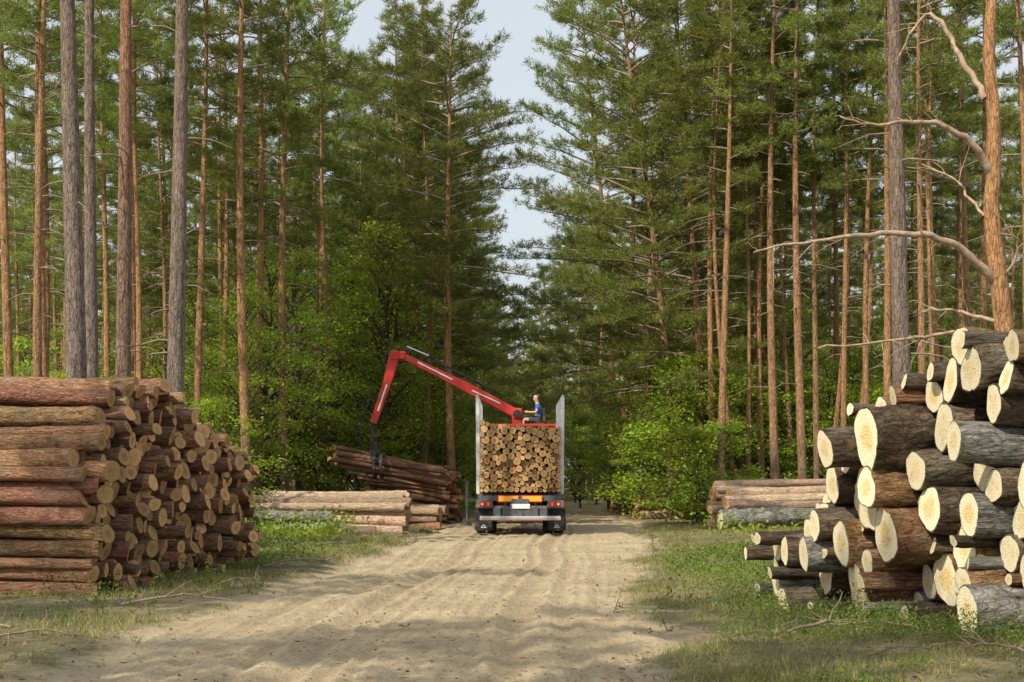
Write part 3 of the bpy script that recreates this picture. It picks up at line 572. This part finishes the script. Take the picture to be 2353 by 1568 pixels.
def f(b):
    for sx in(-.42,.42): b.box((sx,6.3,.86),(.09,12.2,.26),0,.01)
    b.box((0,.22,1.02),(2.3,.14,.16),0,.015); b.box((0,.12,.62),(1.5,.12,.38),0,.02)
    for y in(.9,2.6,4.2,5.4,8,10): b.box((0,y,.88),(1.0,.1,.2),0,.01)
    for y in(.7,1.9,3.7,5.1): b.box((0,y,1.10),(2.42,.16,.16),0,.02)
    for sx in(-1.,1.): b.box((sx,.35,.80),(.50,.5,.12),0,.03); b.box((sx*1.02,4.,.62),(.45,1.6,.5),0,.05); b.box((sx*.62,.12,.6),(.3,.2,.34),0,.03)
    b.box((0,.1,.86),(.5,.1,.3),0,.02); b.tube([(0,.0,.6),(0,.18,.6)],[.07,.07],12)
    for sx in(-.3,.3): b.tube([(sx,.05,.72),(sx,.2,.72)],[.035,.035],8)
part('chassis',[M_chas],f)
def f(b):
    b.box((0,-.02,.47),(2.26,.10,.12),0,.015)
    for sx in(-.5,.5): b.box((sx,.1,.6),(.1,.16,.3),1,.01)
part('rear_bumper',[M_alu,M_chas],f,label='silver underrun bar with thin red stripe')
def f(b): b.box((0,-.074,.45),(2.2,.006,.016),0)
part('bumper_stripe',[M_redrf],f)
for sx in(-1,1):
    def f(b): 
        b.box((sx*1.0,.02,.86),(.46,.12,.22),0,.02); b.box((sx*.98,-.046,.86),(.30,.03,.12),1,.01); b.box((sx*.89,-.064,.86),(.06,.01,.1),2,.003); b.box((sx*1.06,-.064,.86),(.05,.01,.05),3,.003)
    part('tail_light',[M_chas,M_lens,M_amber,M_white],f)
    def f(b):
        b.box((sx*.33,.10,1.01),(.58,.02,.19),0,.004); b.box((sx*.33,.086,1.01),(.53,.006,.14),1,.001)
    part('reflective_plate',[M_redrf,M_yel],f,label='yellow reflective plate with red border')
    def f(b):
        b.box((sx*1.03,.30,.42),(.50,.03,.62),0,.01); b.beam((sx*1.03-.07,.28,.2),(sx*1.03,.28,.28),.008,.015,mi=1);b.beam((sx*1.03+.07,.28,.2),(sx*1.03,.28,.28),.008,.015,mi=1);b.beam((sx*1.03-.08,.28,.2),(sx*1.03+.08,.28,.2),.008,.015,mi=1)
    part('mudflap',[M_black,M_white],f)
def f(b):
    b.box((0.0,.03,.80),(.54,.015,.13),0,.002); b.box((-.25,.018,.80),(.035,.004,.11),1)
part('licence_plate',[M_white,M_blue],f)
def wheel(x,y,w=.56,parent=truck):
    e=bpy.data.objects.new('wheel',None); e.location=(x,y,.5); link(e,parent)
    b=MB()
    for o in((-w/4-.005,w/4+.005) if w>.4 else (0,)):
        h=(w/4 if w>.4 else w/2)-.01
        b.lathe([(.29,o-h*.8),(.34,o-h),(.46,o-h),(.495,o-h*.8),(.5,o-.02),(.485,o-.012),(.485,o+.012),(.5,o+.02),(.495,o+h*.8),(.46,o+h),(.34,o+h),(.29,o+h*.8)],(0,0,0),0,32)
    obj('tyre',b.mesh('tyre',[M_black]),e)
    b=MB(); b.lathe([(.02,-w*.2),(.2,-w*.2),(.24,-w*.42),(.30,-w*.42),(.30,w*.42),(.24,w*.42),(.2,w*.2),(.02,w*.2)],(0,0,0),0,24)
    for k in range(8):
        a=k*math.pi/4; b.tube([(-w*.25,.15*math.cos(a),.15*math.sin(a)),(w*.25,.15*math.cos(a),.15*math.sin(a))],[.015]*2,6)
    obj('rim',b.mesh('rim',[M_steel]),e)
for y in(1.1,2.5):
    for sx in(-.96,.96): wheel(sx,y)
for sx in(-1.05,1.05): wheel(sx,10.9,.32)
for y in(.7,1.9,3.7,5.1):
    for sx in(-1,1):
        def f(b):
            b.beam((sx*1.18,y,1.15),(sx*1.21,y,3.9),.055,.12,.042,.10); b.box((sx*1.18,y,1.3),(.09,.17,.35),0,.015)
            b.box((sx*1.21,y,3.92),(.06,.12,.05),0,.01)
        part('stake',[M_steel],f)
def f(b):
    for sx in(-1,1): b.box((sx*1.2,6.3,2.1),(.1,.1,2.5),0,.02); b.box((sx*1.3,7.0,2.9),(.07,.07,1.6),0,.015)
    for z in(1.0,1.6,2.2,2.8,3.3): b.box((0,6.3,z),(2.34,.06,.08),0,.01)
    for x in(-.8,-.4,0,.4,.8): b.box((x,6.3,2.1),(.05,.05,2.4),0,.01)
part('headboard',[M_red],f)
def f(b):
    pr=[(9.5,.9),(9.5,3.1),(9.8,3.35),(11.0,3.35),(11.55,2.9),(11.75,2.0),(11.8,.55),(11.3,.45),(11.3,.9)]
    n=len(pr); V=[(sx,y,z) for sx in(-1.2,-1.15,1.15,1.2) for y,z in pr]
    V=[((x),(y+(-.04 if y>11 else .04)*(abs(x)>1.17)),z-(.04 if z>3 else 0)*(abs(x)>1.17)) for x,y,z in V]
    Q=[(k*n+i,k*n+(i+1)%n,(k+1)*n+(i+1)%n,(k+1)*n+i) for k in range(3) for i in range(n)]
    b.add(V,Q,0); b.add(V,[list(range(n))[::-1],list(range(3*n,4*n))],0)
cab=part('cab',[M_red],f)
def f(b):
    b.add([(-1.05,11.60,2.95),(1.05,11.60,2.95),(1.05,11.79,2.05),(-1.05,11.79,2.05)],[(0,1,2,3)],0)
    for sx in(-1.205,1.205): b.box((sx,10.7,2.5),(.01,.9,.6),0)
part('cab_window',[M_glass],f,cab)
for sx in(-1,1):
    def f(b): b.tube([(sx*1.2,11.5,2.8),(sx*1.5,11.6,2.8)],[.02,.02],8); b.box((sx*1.52,11.6,2.5),(.12,.22,.55),0,.05)
    part('wing_mirror',[M_black],f,cab)
for x in(-1.72,1.42):
    def f(b):
        b.beam((0,7.5,.85),(x,7.5,.85),.12,.12); b.beam((x,7.5,1.5),(x,7.5,.65),.11,.11); b.tube([(x,7.5,.8),(x,7.5,.08)],[.04,.04],10,0); b.tube([(x,7.5,.09),(x,7.5,.02)],[.15,.17],14)
    part('stabiliser_leg',[M_chas,M_chrome],f)
crane=bpy.data.objects.new('loader_crane',None); link(crane,truck); crane["label"]="red hydraulic loader crane with folded-out jib"
YC=48.-TY
def K(x,y,dy=0): p=PX(x,y,48+dy); return (p[0]-TX,p[1]-TY,p[2])
def f(b):
    b.box((0,YC,1.05),(.9,.7,.3),1,.04); b.tube([(0,YC,1.1),(0,YC,3.0)],[.2,.17],16,0); b.tube([(0,YC,2.9),(0,YC,3.1)],[.24,.24],16,1)
    b.beam((.0,YC,3.0),K(1186,955),.26,.36,.24,.30)
    b.box((.5,YC-.1,2.95),(1.2,.8,.05),1,.01)
    for xx_ in(.1,1.05): b.beam((0,YC,2.3),(xx_,YC-.1,2.95),.05,.05,mi=1)
part('crane_post',[M_red,M_chas],f,crane)
A0=K(1188,952); A1=K(925,818)
def f(b):
    b.beam(A0,K(1060,884),.24,.31,.22,.34); b.beam(K(1062,885),A1,.21,.31,.17,.20); b.box(A1,(.26,.26,.30),0,.05)
    b.tube([(A0[0],A0[1]-.2,A0[2]),(A0[0],A0[1]+.2,A0[2])],[.14,.14],16,1); b.box((A0[0]+.02,A0[1],A0[2]+.0),(.36,.32,.40),0,.06)
    q0=Vector(K(1040,873));q1=Vector(K(960,833)); q0.y-=.125;q1.y-=.115; b.beam(q0,q1,.004,.05,mi=2)
    q0=Vector(K(1150,928));q1=Vector(K(1085,898)); q0.y-=.135;q1.y-=.135; b.beam(q0,q1,.004,.035,mi=2)
part('main_boom',[M_red,M_black,M_white],f,crane)
def f(b):
    b.tube([K(1068,866),K(985,818)],[.055,.055],10,0); b.tube([K(985,818),K(935,797)],[.03,.03],10,1)
    b.tube([K(1150,905,.1),K(1075,868,.1)],[.04,.04],8,0)
part('hydraulic_cylinder',[M_black,M_chrome],f,crane)
def f(b):
    P=[K(*p) for p in[(948,820),(940,803),(925,799),(912,803),(905,815)]]; b.tube(P,[.04]*5,8,1)
    b.beam(K(908,812),K(893,870),.22,.36,.19,.31); b.beam(K(894,868),K(858,972),.17,.28,.14,.24); b.box(K(906,818),(.32,.26,.36),0,.05)
    q0=Vector(K(889,885));q1=Vector(K(869,945)); q0.y-=.095;q1.y-=.09; b.beam(q0,q1,.004,.05,mi=2)
    b.tube([K(898,815,.14),K(902,880,.14)],[.04,.04],8,1)
part('outer_boom',[M_red,M_black,M_white],f,crane)
def f(b):
    for a,c in((0,0),(.08,.05)):
        P=[K(860-a*60,880),K(850-a*60,920),K(822-a*90,990),K(835,1035),K(856,1048)]; b.tube(P,[.02]*5,6)
    P=[K(1180,930),K(1130,890),K(1060,862),K(960,812),K(915,790),K(895,800),K(880,840)]; b.tube([(p[0],p[1]-.16,p[2]) for p in P],[.016]*7,6)
part('hydraulic_hose',[M_black],f,crane)
GX=K(862,1044)
grap=bpy.data.objects.new('grapple',None); link(grap,crane)
def f(b):
    b.tube([K(858,968),K(858,1012)],[.07,.06],10); b.box(K(858,1008),(.22,.22,.16),0,.03); b.tube([K(858,1012),K(860,1040)],[.12,.14],12); b.box(K(866,1046),(.58,.38,.18),0,.05)
part('rotator',[M_black],f,grap)
def claw(sgn):
    def f(b):
        for dx in(-.16,.14):
            P=[]
            for k in range(8):
                a=math.radians(80-k*23); P.append((GX[0]+.12+dx*.8,GX[1]+sgn*(.08+.42*math.cos(a)),GX[2]-.40+.42*math.sin(a)))
            for k in range(7): b.beam(P[k],P[k+1],.07,.13-.01*k,.07,.122-.01*k,up=(1,0,0))
        b.beam((GX[0],GX[1]+sgn*.46,GX[2]-.48),(GX[0]+.24,GX[1]+sgn*.46,GX[2]-.48),.05,.09)
    return f
part('claw',[M_black],claw(-1),grap); part('claw',[M_black],claw(1),grap)
def f(b):
    b.box((.62,47.35-TY,3.37),(.44,.42,.09),0,.03); b.box((.85,47.35-TY,3.65),(.09,.4,.55),0,.03); b.tube([(.6,47.35-TY,3.35),(.6,47.35-TY,2.95)],[.05,.05],8)
part('operator_seat',[M_black],f,crane)
def f(b):
    for dy in(-.15,.15): b.tube([(.1,47.35-TY+dy,2.98),(.12,47.35-TY+dy,3.5),(.2,47.35-TY+dy,3.78)],[.02,.016,.02],8)
part('control_lever',[M_black],f,crane)
pile((TX-1.14,TY+.12,1.19),(1,0,0),(0,-1,0),2.28,[(0,2.06),(.3,1.96),(1.2,1.92),(2.,1.85),(2.28,1.85)],lambda r:r.choice([.05,.055,.065,.07,.075,.08,.09,.1,.115]),5.6,['load'],31,.06,'pine log with round tan cut end loaded on truck','logs loaded on the truck','loaded_log',.003)
rs3=random.Random(9)
cB=Vector((GX[0]+TX+.12,GX[1]+TY,GX[2]-.38))
ax=Vector((-.93,-.28,.18)).normalized(); up=Vector((0,0,1)); sdv=ax.cross(up).normalized(); uv=sdv.cross(ax)
for s,z in[(-.22,-.1),(-.07,-.2),(.09,-.2),(.23,-.1),(-.27,.07),(-.1,-.02),(.06,-.03),(.26,.08),(-.17,.2),(0,.14),(.15,.2),(-.02,.28)]:
    a2=(ax+Vector((0,rs3.gauss(0,.045),rs3.gauss(0,.035)))).normalized()
    put_log(cB+sdv*s+uv*z+a2*(1.55+rs3.gauss(0,.14)),a2,.072+.025*rs3.random(),3.8,'red',rs3,'held_log','reddish log held in the crane grapple','logs held by the grapple')
# ------------------------------------------------------------ operator
M_skin=plain('skin',(.55,.33,.23),.55,0,.08); M_shirt=plain('blue_shirt',(.03,.12,.50),.8,0,.15); M_short=plain('dark_shorts',(.05,.05,.06),.85); M_hair=plain('brown_hair',(.12,.07,.04),.7,0,.3,30); M_eye=plain('eye',(.04,.03,.03),.2); M_boot=plain('boots',(.06,.045,.035),.7)
def skin(name,V,E,R,mat,parent,root=0,sub=2):
    me=bpy.data.meshes.new(name); me.from_pydata(V,E,[]); me.materials.append(mat)
    o=bpy.data.objects.new(name,me); link(o,parent)
    md=o.modifiers.new('skin','SKIN'); md.use_smooth_shade=True
    if not me.skin_vertices: me.skin_vertices.new()
    sv=me.skin_vertices[0].data
    for i,r in enumerate(R): sv[i].radius=(r,r) if not isinstance(r,tuple) else r
    sv[root].use_root=True
    s=o.modifiers.new('sub','SUBSURF'); s.levels=sub; s.render_levels=sub; return o
person=empty('person',(TX+.62,47.35,3.42)); top(person,'man in blue shirt seated at the crane controls','person')
V=[];E=[];R=[]
def av(p,r,par=None):
    V.append(p);R.append(r)
    if par is not None: E.append((par,len(V)-1))
    return len(V)-1
pel=av((0.02,0,.12),.13); w1=av((.04,0,.3),.12,pel); ch=av((.02,0,.48),.145,w1); nk0=av((-.01,0,.62),.075,ch); nk=av((-.03,0,.69),.052,nk0)
h1=av((-.05,0,.77),.085,nk); h2=av((-.05,0,.86),.098,h1); h3=av((-.04,0,.94),.062,h2); ns=av((-.15,0,.81),.016,h1)
for sy in(-1,1):
    sh=av((.02,sy*.19,.58),.062,ch); el=av((-.05,sy*.26,.34),.043,sh); wr=av((-.30,sy*.17,.36),.028,el); pm=av((-.37,sy*.155,.37),.032,wr)
    for k in range(4):
        L=[.026,.03,.028,.022][k]; o=(k-1.5)*.019
        a=av((-.40,sy*.155,.37+o),.0095,pm); b_=av((-.40-L,sy*.14,.37+o),.009,a); av((-.40-L*.9,sy*.115,.37+o),.008,b_)
    t=av((-.38,sy*.13,.40),.011,pm); av((-.41,sy*.112,.40),.009,t)
    hp=av((-.04,sy*.1,.08),.095,pel); kn=av((-.46,sy*.12,.12),.062,hp); an=av((-.50,sy*.12,-.30),.04,kn); ft=av((-.54,sy*.12,-.36),.042,an); av((-.66,sy*.12,-.38),.034,ft)
skin('body',V,E,R,M_skin,person)
def sk2(name,pts,rad,edges,mat): return skin(name,pts,edges,rad,mat,person,0,2)
sk2('shirt',[(.04,0,.14),(.045,0,.3),(.02,0,.48),(-.005,0,.60),(.02,-.19,.585),(-.02,-.235,.44),(.02,.19,.585),(-.02,.235,.44)],[.15,.142,.165,.085,.08,.068,.08,.068],[(0,1),(1,2),(2,3),(2,4),(4,5),(2,6),(6,7)],M_shirt)
sk2('shorts',[(.02,0,.1),(-.04,-.1,.08),(-.34,-.117,.11),(-.04,.1,.08),(-.34,.117,.11)],[.15,.112,.088,.112,.088],[(0,1),(1,2),(0,3),(3,4)],M_short)
sk2('hair',[(-.02,0,.95),(.02,0,.88),(.03,0,.80)],[.075,.092,.06],[(0,1),(1,2)],M_hair)
for sy in(-1,1):
    sk2('boot',[(-.50,sy*.12,-.24),(-.52,sy*.12,-.36),(-.67,sy*.12,-.385)],[.055,.056,.046],[(0,1),(1,2)],M_boot)
    b=MB(); b.lathe([(.001,-.012),(.012,-.006),(.012,.006),(.001,.012)],(-.135,sy*.035,.86),0,10); obj('eye',b.mesh('eye',[M_eye]),person)
    b=MB(); b.lathe([(.004,-.012),(.028,-.008),(.03,.004),(.005,.008)],(-.02,sy*.098,.84),1,12); obj('ear',b.mesh('ear',[M_skin]),person)
b=MB(); b.box((-.135,0,.775),(.012,.045,.012),0,.003); obj('mouth',b.mesh('mouth',[plain('lips',(.4,.16,.13),.5)]),person)
# ------------------------------------------------------------ crooked pine with long bare limbs
e=top(empty('crooked_pine_tree',(0,0,0)),'crooked orange pine with long bare curving limbs behind pile','tree')
D0=24.
def pth(pts,d=D0,dd=0.):
    n=len(pts); return np.array([PX(x,y,d+dd*i/(n-1)) for i,(x,y) in enumerate(pts)])
def smooth(P,k=4):
    P=np.asarray(P,float); n=len(P); t=np.linspace(0,n-1,(n-1)*k+1); out=[]
    for tt in t:
        i=min(int(tt),n-2); f_=tt-i; p0=P[max(i-1,0)];p1=P[i];p2=P[i+1];p3=P[min(i+2,n-1)]
        out.append(.5*((2*p1)+(-p0+p2)*f_+(2*p0-5*p1+4*p2-p3)*f_**2+(-p0+3*p1-3*p2+p3)*f_**3))
    return np.array(out)
base=[(2335,1330),(2330,1000),(2305,740),(2290,600),(2278,480),(2283,390),(2282,250),(2272,120),(2278,0),(2285,-200),(2290,-420)]
b=MB(); P=smooth(pth(base)); b.tube(P,np.linspace(.18,.06,len(P)),14,0,irr=.06)
obj('trunk',b.mesh('crooked_trunk',[M_bark]),e)
b=MB(); rsn=np.random.RandomState(3)
limbs=[([(2292,650),(2250,610),(2200,565),(2140,543),(2060,538),(1980,540),(1900,552),(1800,562),(1730,580)],.08,-1.5),
 ([(2275,400),(2250,350),(2200,308),(2150,285),(2080,280),(2000,290),(1930,270)],.075,-1.),
 ([(2265,225),(2230,170),(2185,90),(2140,30),(2090,80),(2060,150)],.06,.8),
 ([(2290,790),(2240,778),(2190,763),(2100,778),(2000,790),(1880,800)],.045,-1.2),
 ([(2295,740),(2240,725),(2180,712),(2110,715)],.04,.6),([(2265,500),(2230,460),(2190,410),(2120,380)],.03,.6),
 ([(2305,640),(2330,600),(2335,550),(2300,535)],.03,-.4)]
for pts,r,dd in limbs:
    P=smooth(pth(pts,D0,dd)); P+=rsn.randn(*P.shape)*.015; b.tube(P,np.linspace(r,.012,len(P)),8,0,False,irr=.08)
    for k in range(int(len(P)*.5)):
        i=rsn.randint(len(P)//3,len(P)-1); L=.2+rsn.rand()*.7; u=np.linspace(0,1,5)[:,None]; d=nrm(nrm(P[i]-P[i-1])*.6+rsn.randn(3)*.55+np.array([0,0,.1]))
        b.tube(P[i]+d*L*u+rsn.randn(5,3)*.03*u-np.array([0,0,.2*L])*u*u,.009*(1-u[:,0]*.7),4,0,False)
obj('branch',b.mesh('crooked_limbs',[plain('bare_limb_bark',(.36,.26,.18),.85,0,.4,10)]),e)
c0=PX(2290,-300,D0); obj('crown',PV[2][1],e,(c0[0],c0[1],-1.))
# ------------------------------------------------------------ fallen branches and chips
rb=np.random.RandomState(8)
def fallen(x,y,L,az,r=.018,tw=5):
    b=MB(); u=np.linspace(0,1,9)[:,None]; d=np.array([math.cos(az),math.sin(az),0]); P=d*L*(u-.5)+rb.randn(9,3)*np.array([.04,.04,.02])*L*.6; P[:,2]=np.abs(P[:,2])+.03+.08*L*np.sin(u[:,0]*3)
    b.tube(P,r*(1-u[:,0]*.6),6,0)
    for k in range(tw):
        i=rb.randint(2,8); dd=nrm(d*.6+rb.randn(3)*np.array([.7,.7,.35])+np.array([0,0,.2])); v=np.linspace(0,1,4)[:,None]; b.tube(P[i]+dd*L*.28*v+rb.randn(4,3)*.01,r*.5*(1-v[:,0]*.7),4,0,False)
    o=obj('fallen_branch',b.mesh('fallen_branch',[M_twig]),None,(x,y,float(gheight(np.array([x]),np.array([y]))[0])))
    top(o,'broken brown branch lying on the ground','branch','fallen branches')
for x,y,L,az,r in[(3.3,14.6,1.3,.6,.02),(3.7,14.3,1.1,2.6,.018),(2.9,14.9,.8,1.,.014),(-4.6,13.6,.9,.4,.014),(-5.6,14.5,1.2,2.8,.016),(-4.2,17.8,1.4,.15,.02),(-3.9,20.5,1.,.9,.016),(-3.6,24.5,1.3,.3,.02),(-.9,17.6,.35,0.,.012),(3.6,18.5,1.,.2,.014),(-3.,38.,1.6,.3,.02),(3.4,12.4,.7,.4,.012),(4.3,12.6,.8,2.2,.014),(-4.0,35.,1.4,.1,.02)]:
    fallen(x,y,L,az,r)
def dfn(mbx,x,y,rs):
    n=len(x); P=np.stack([x,y,gheight(x,y)+.015+.13*np.clip(sandmask(x,y)*1.4-.2,0,1)**2],-1); D=nrm(np.stack([rs.randn(n),rs.randn(n),rs.randn(n)*.15],-1)); S=nrm(np.cross(D,np.array([0,0,1.])+rs.randn(n,3)*.3)); mbx.leaves(P,D,S,.03+.08*rs.rand(n)**2,.012+.03*rs.rand(n))
scat('bark_debris',9000,(-7,7,10,40),lambda x,y:.35+.65*(1-sandmask(x,y)),dfn,plain('bark_chips',(.22,.13,.08),.9,0,.4),'scattered bark chips and twigs on sand','debris')
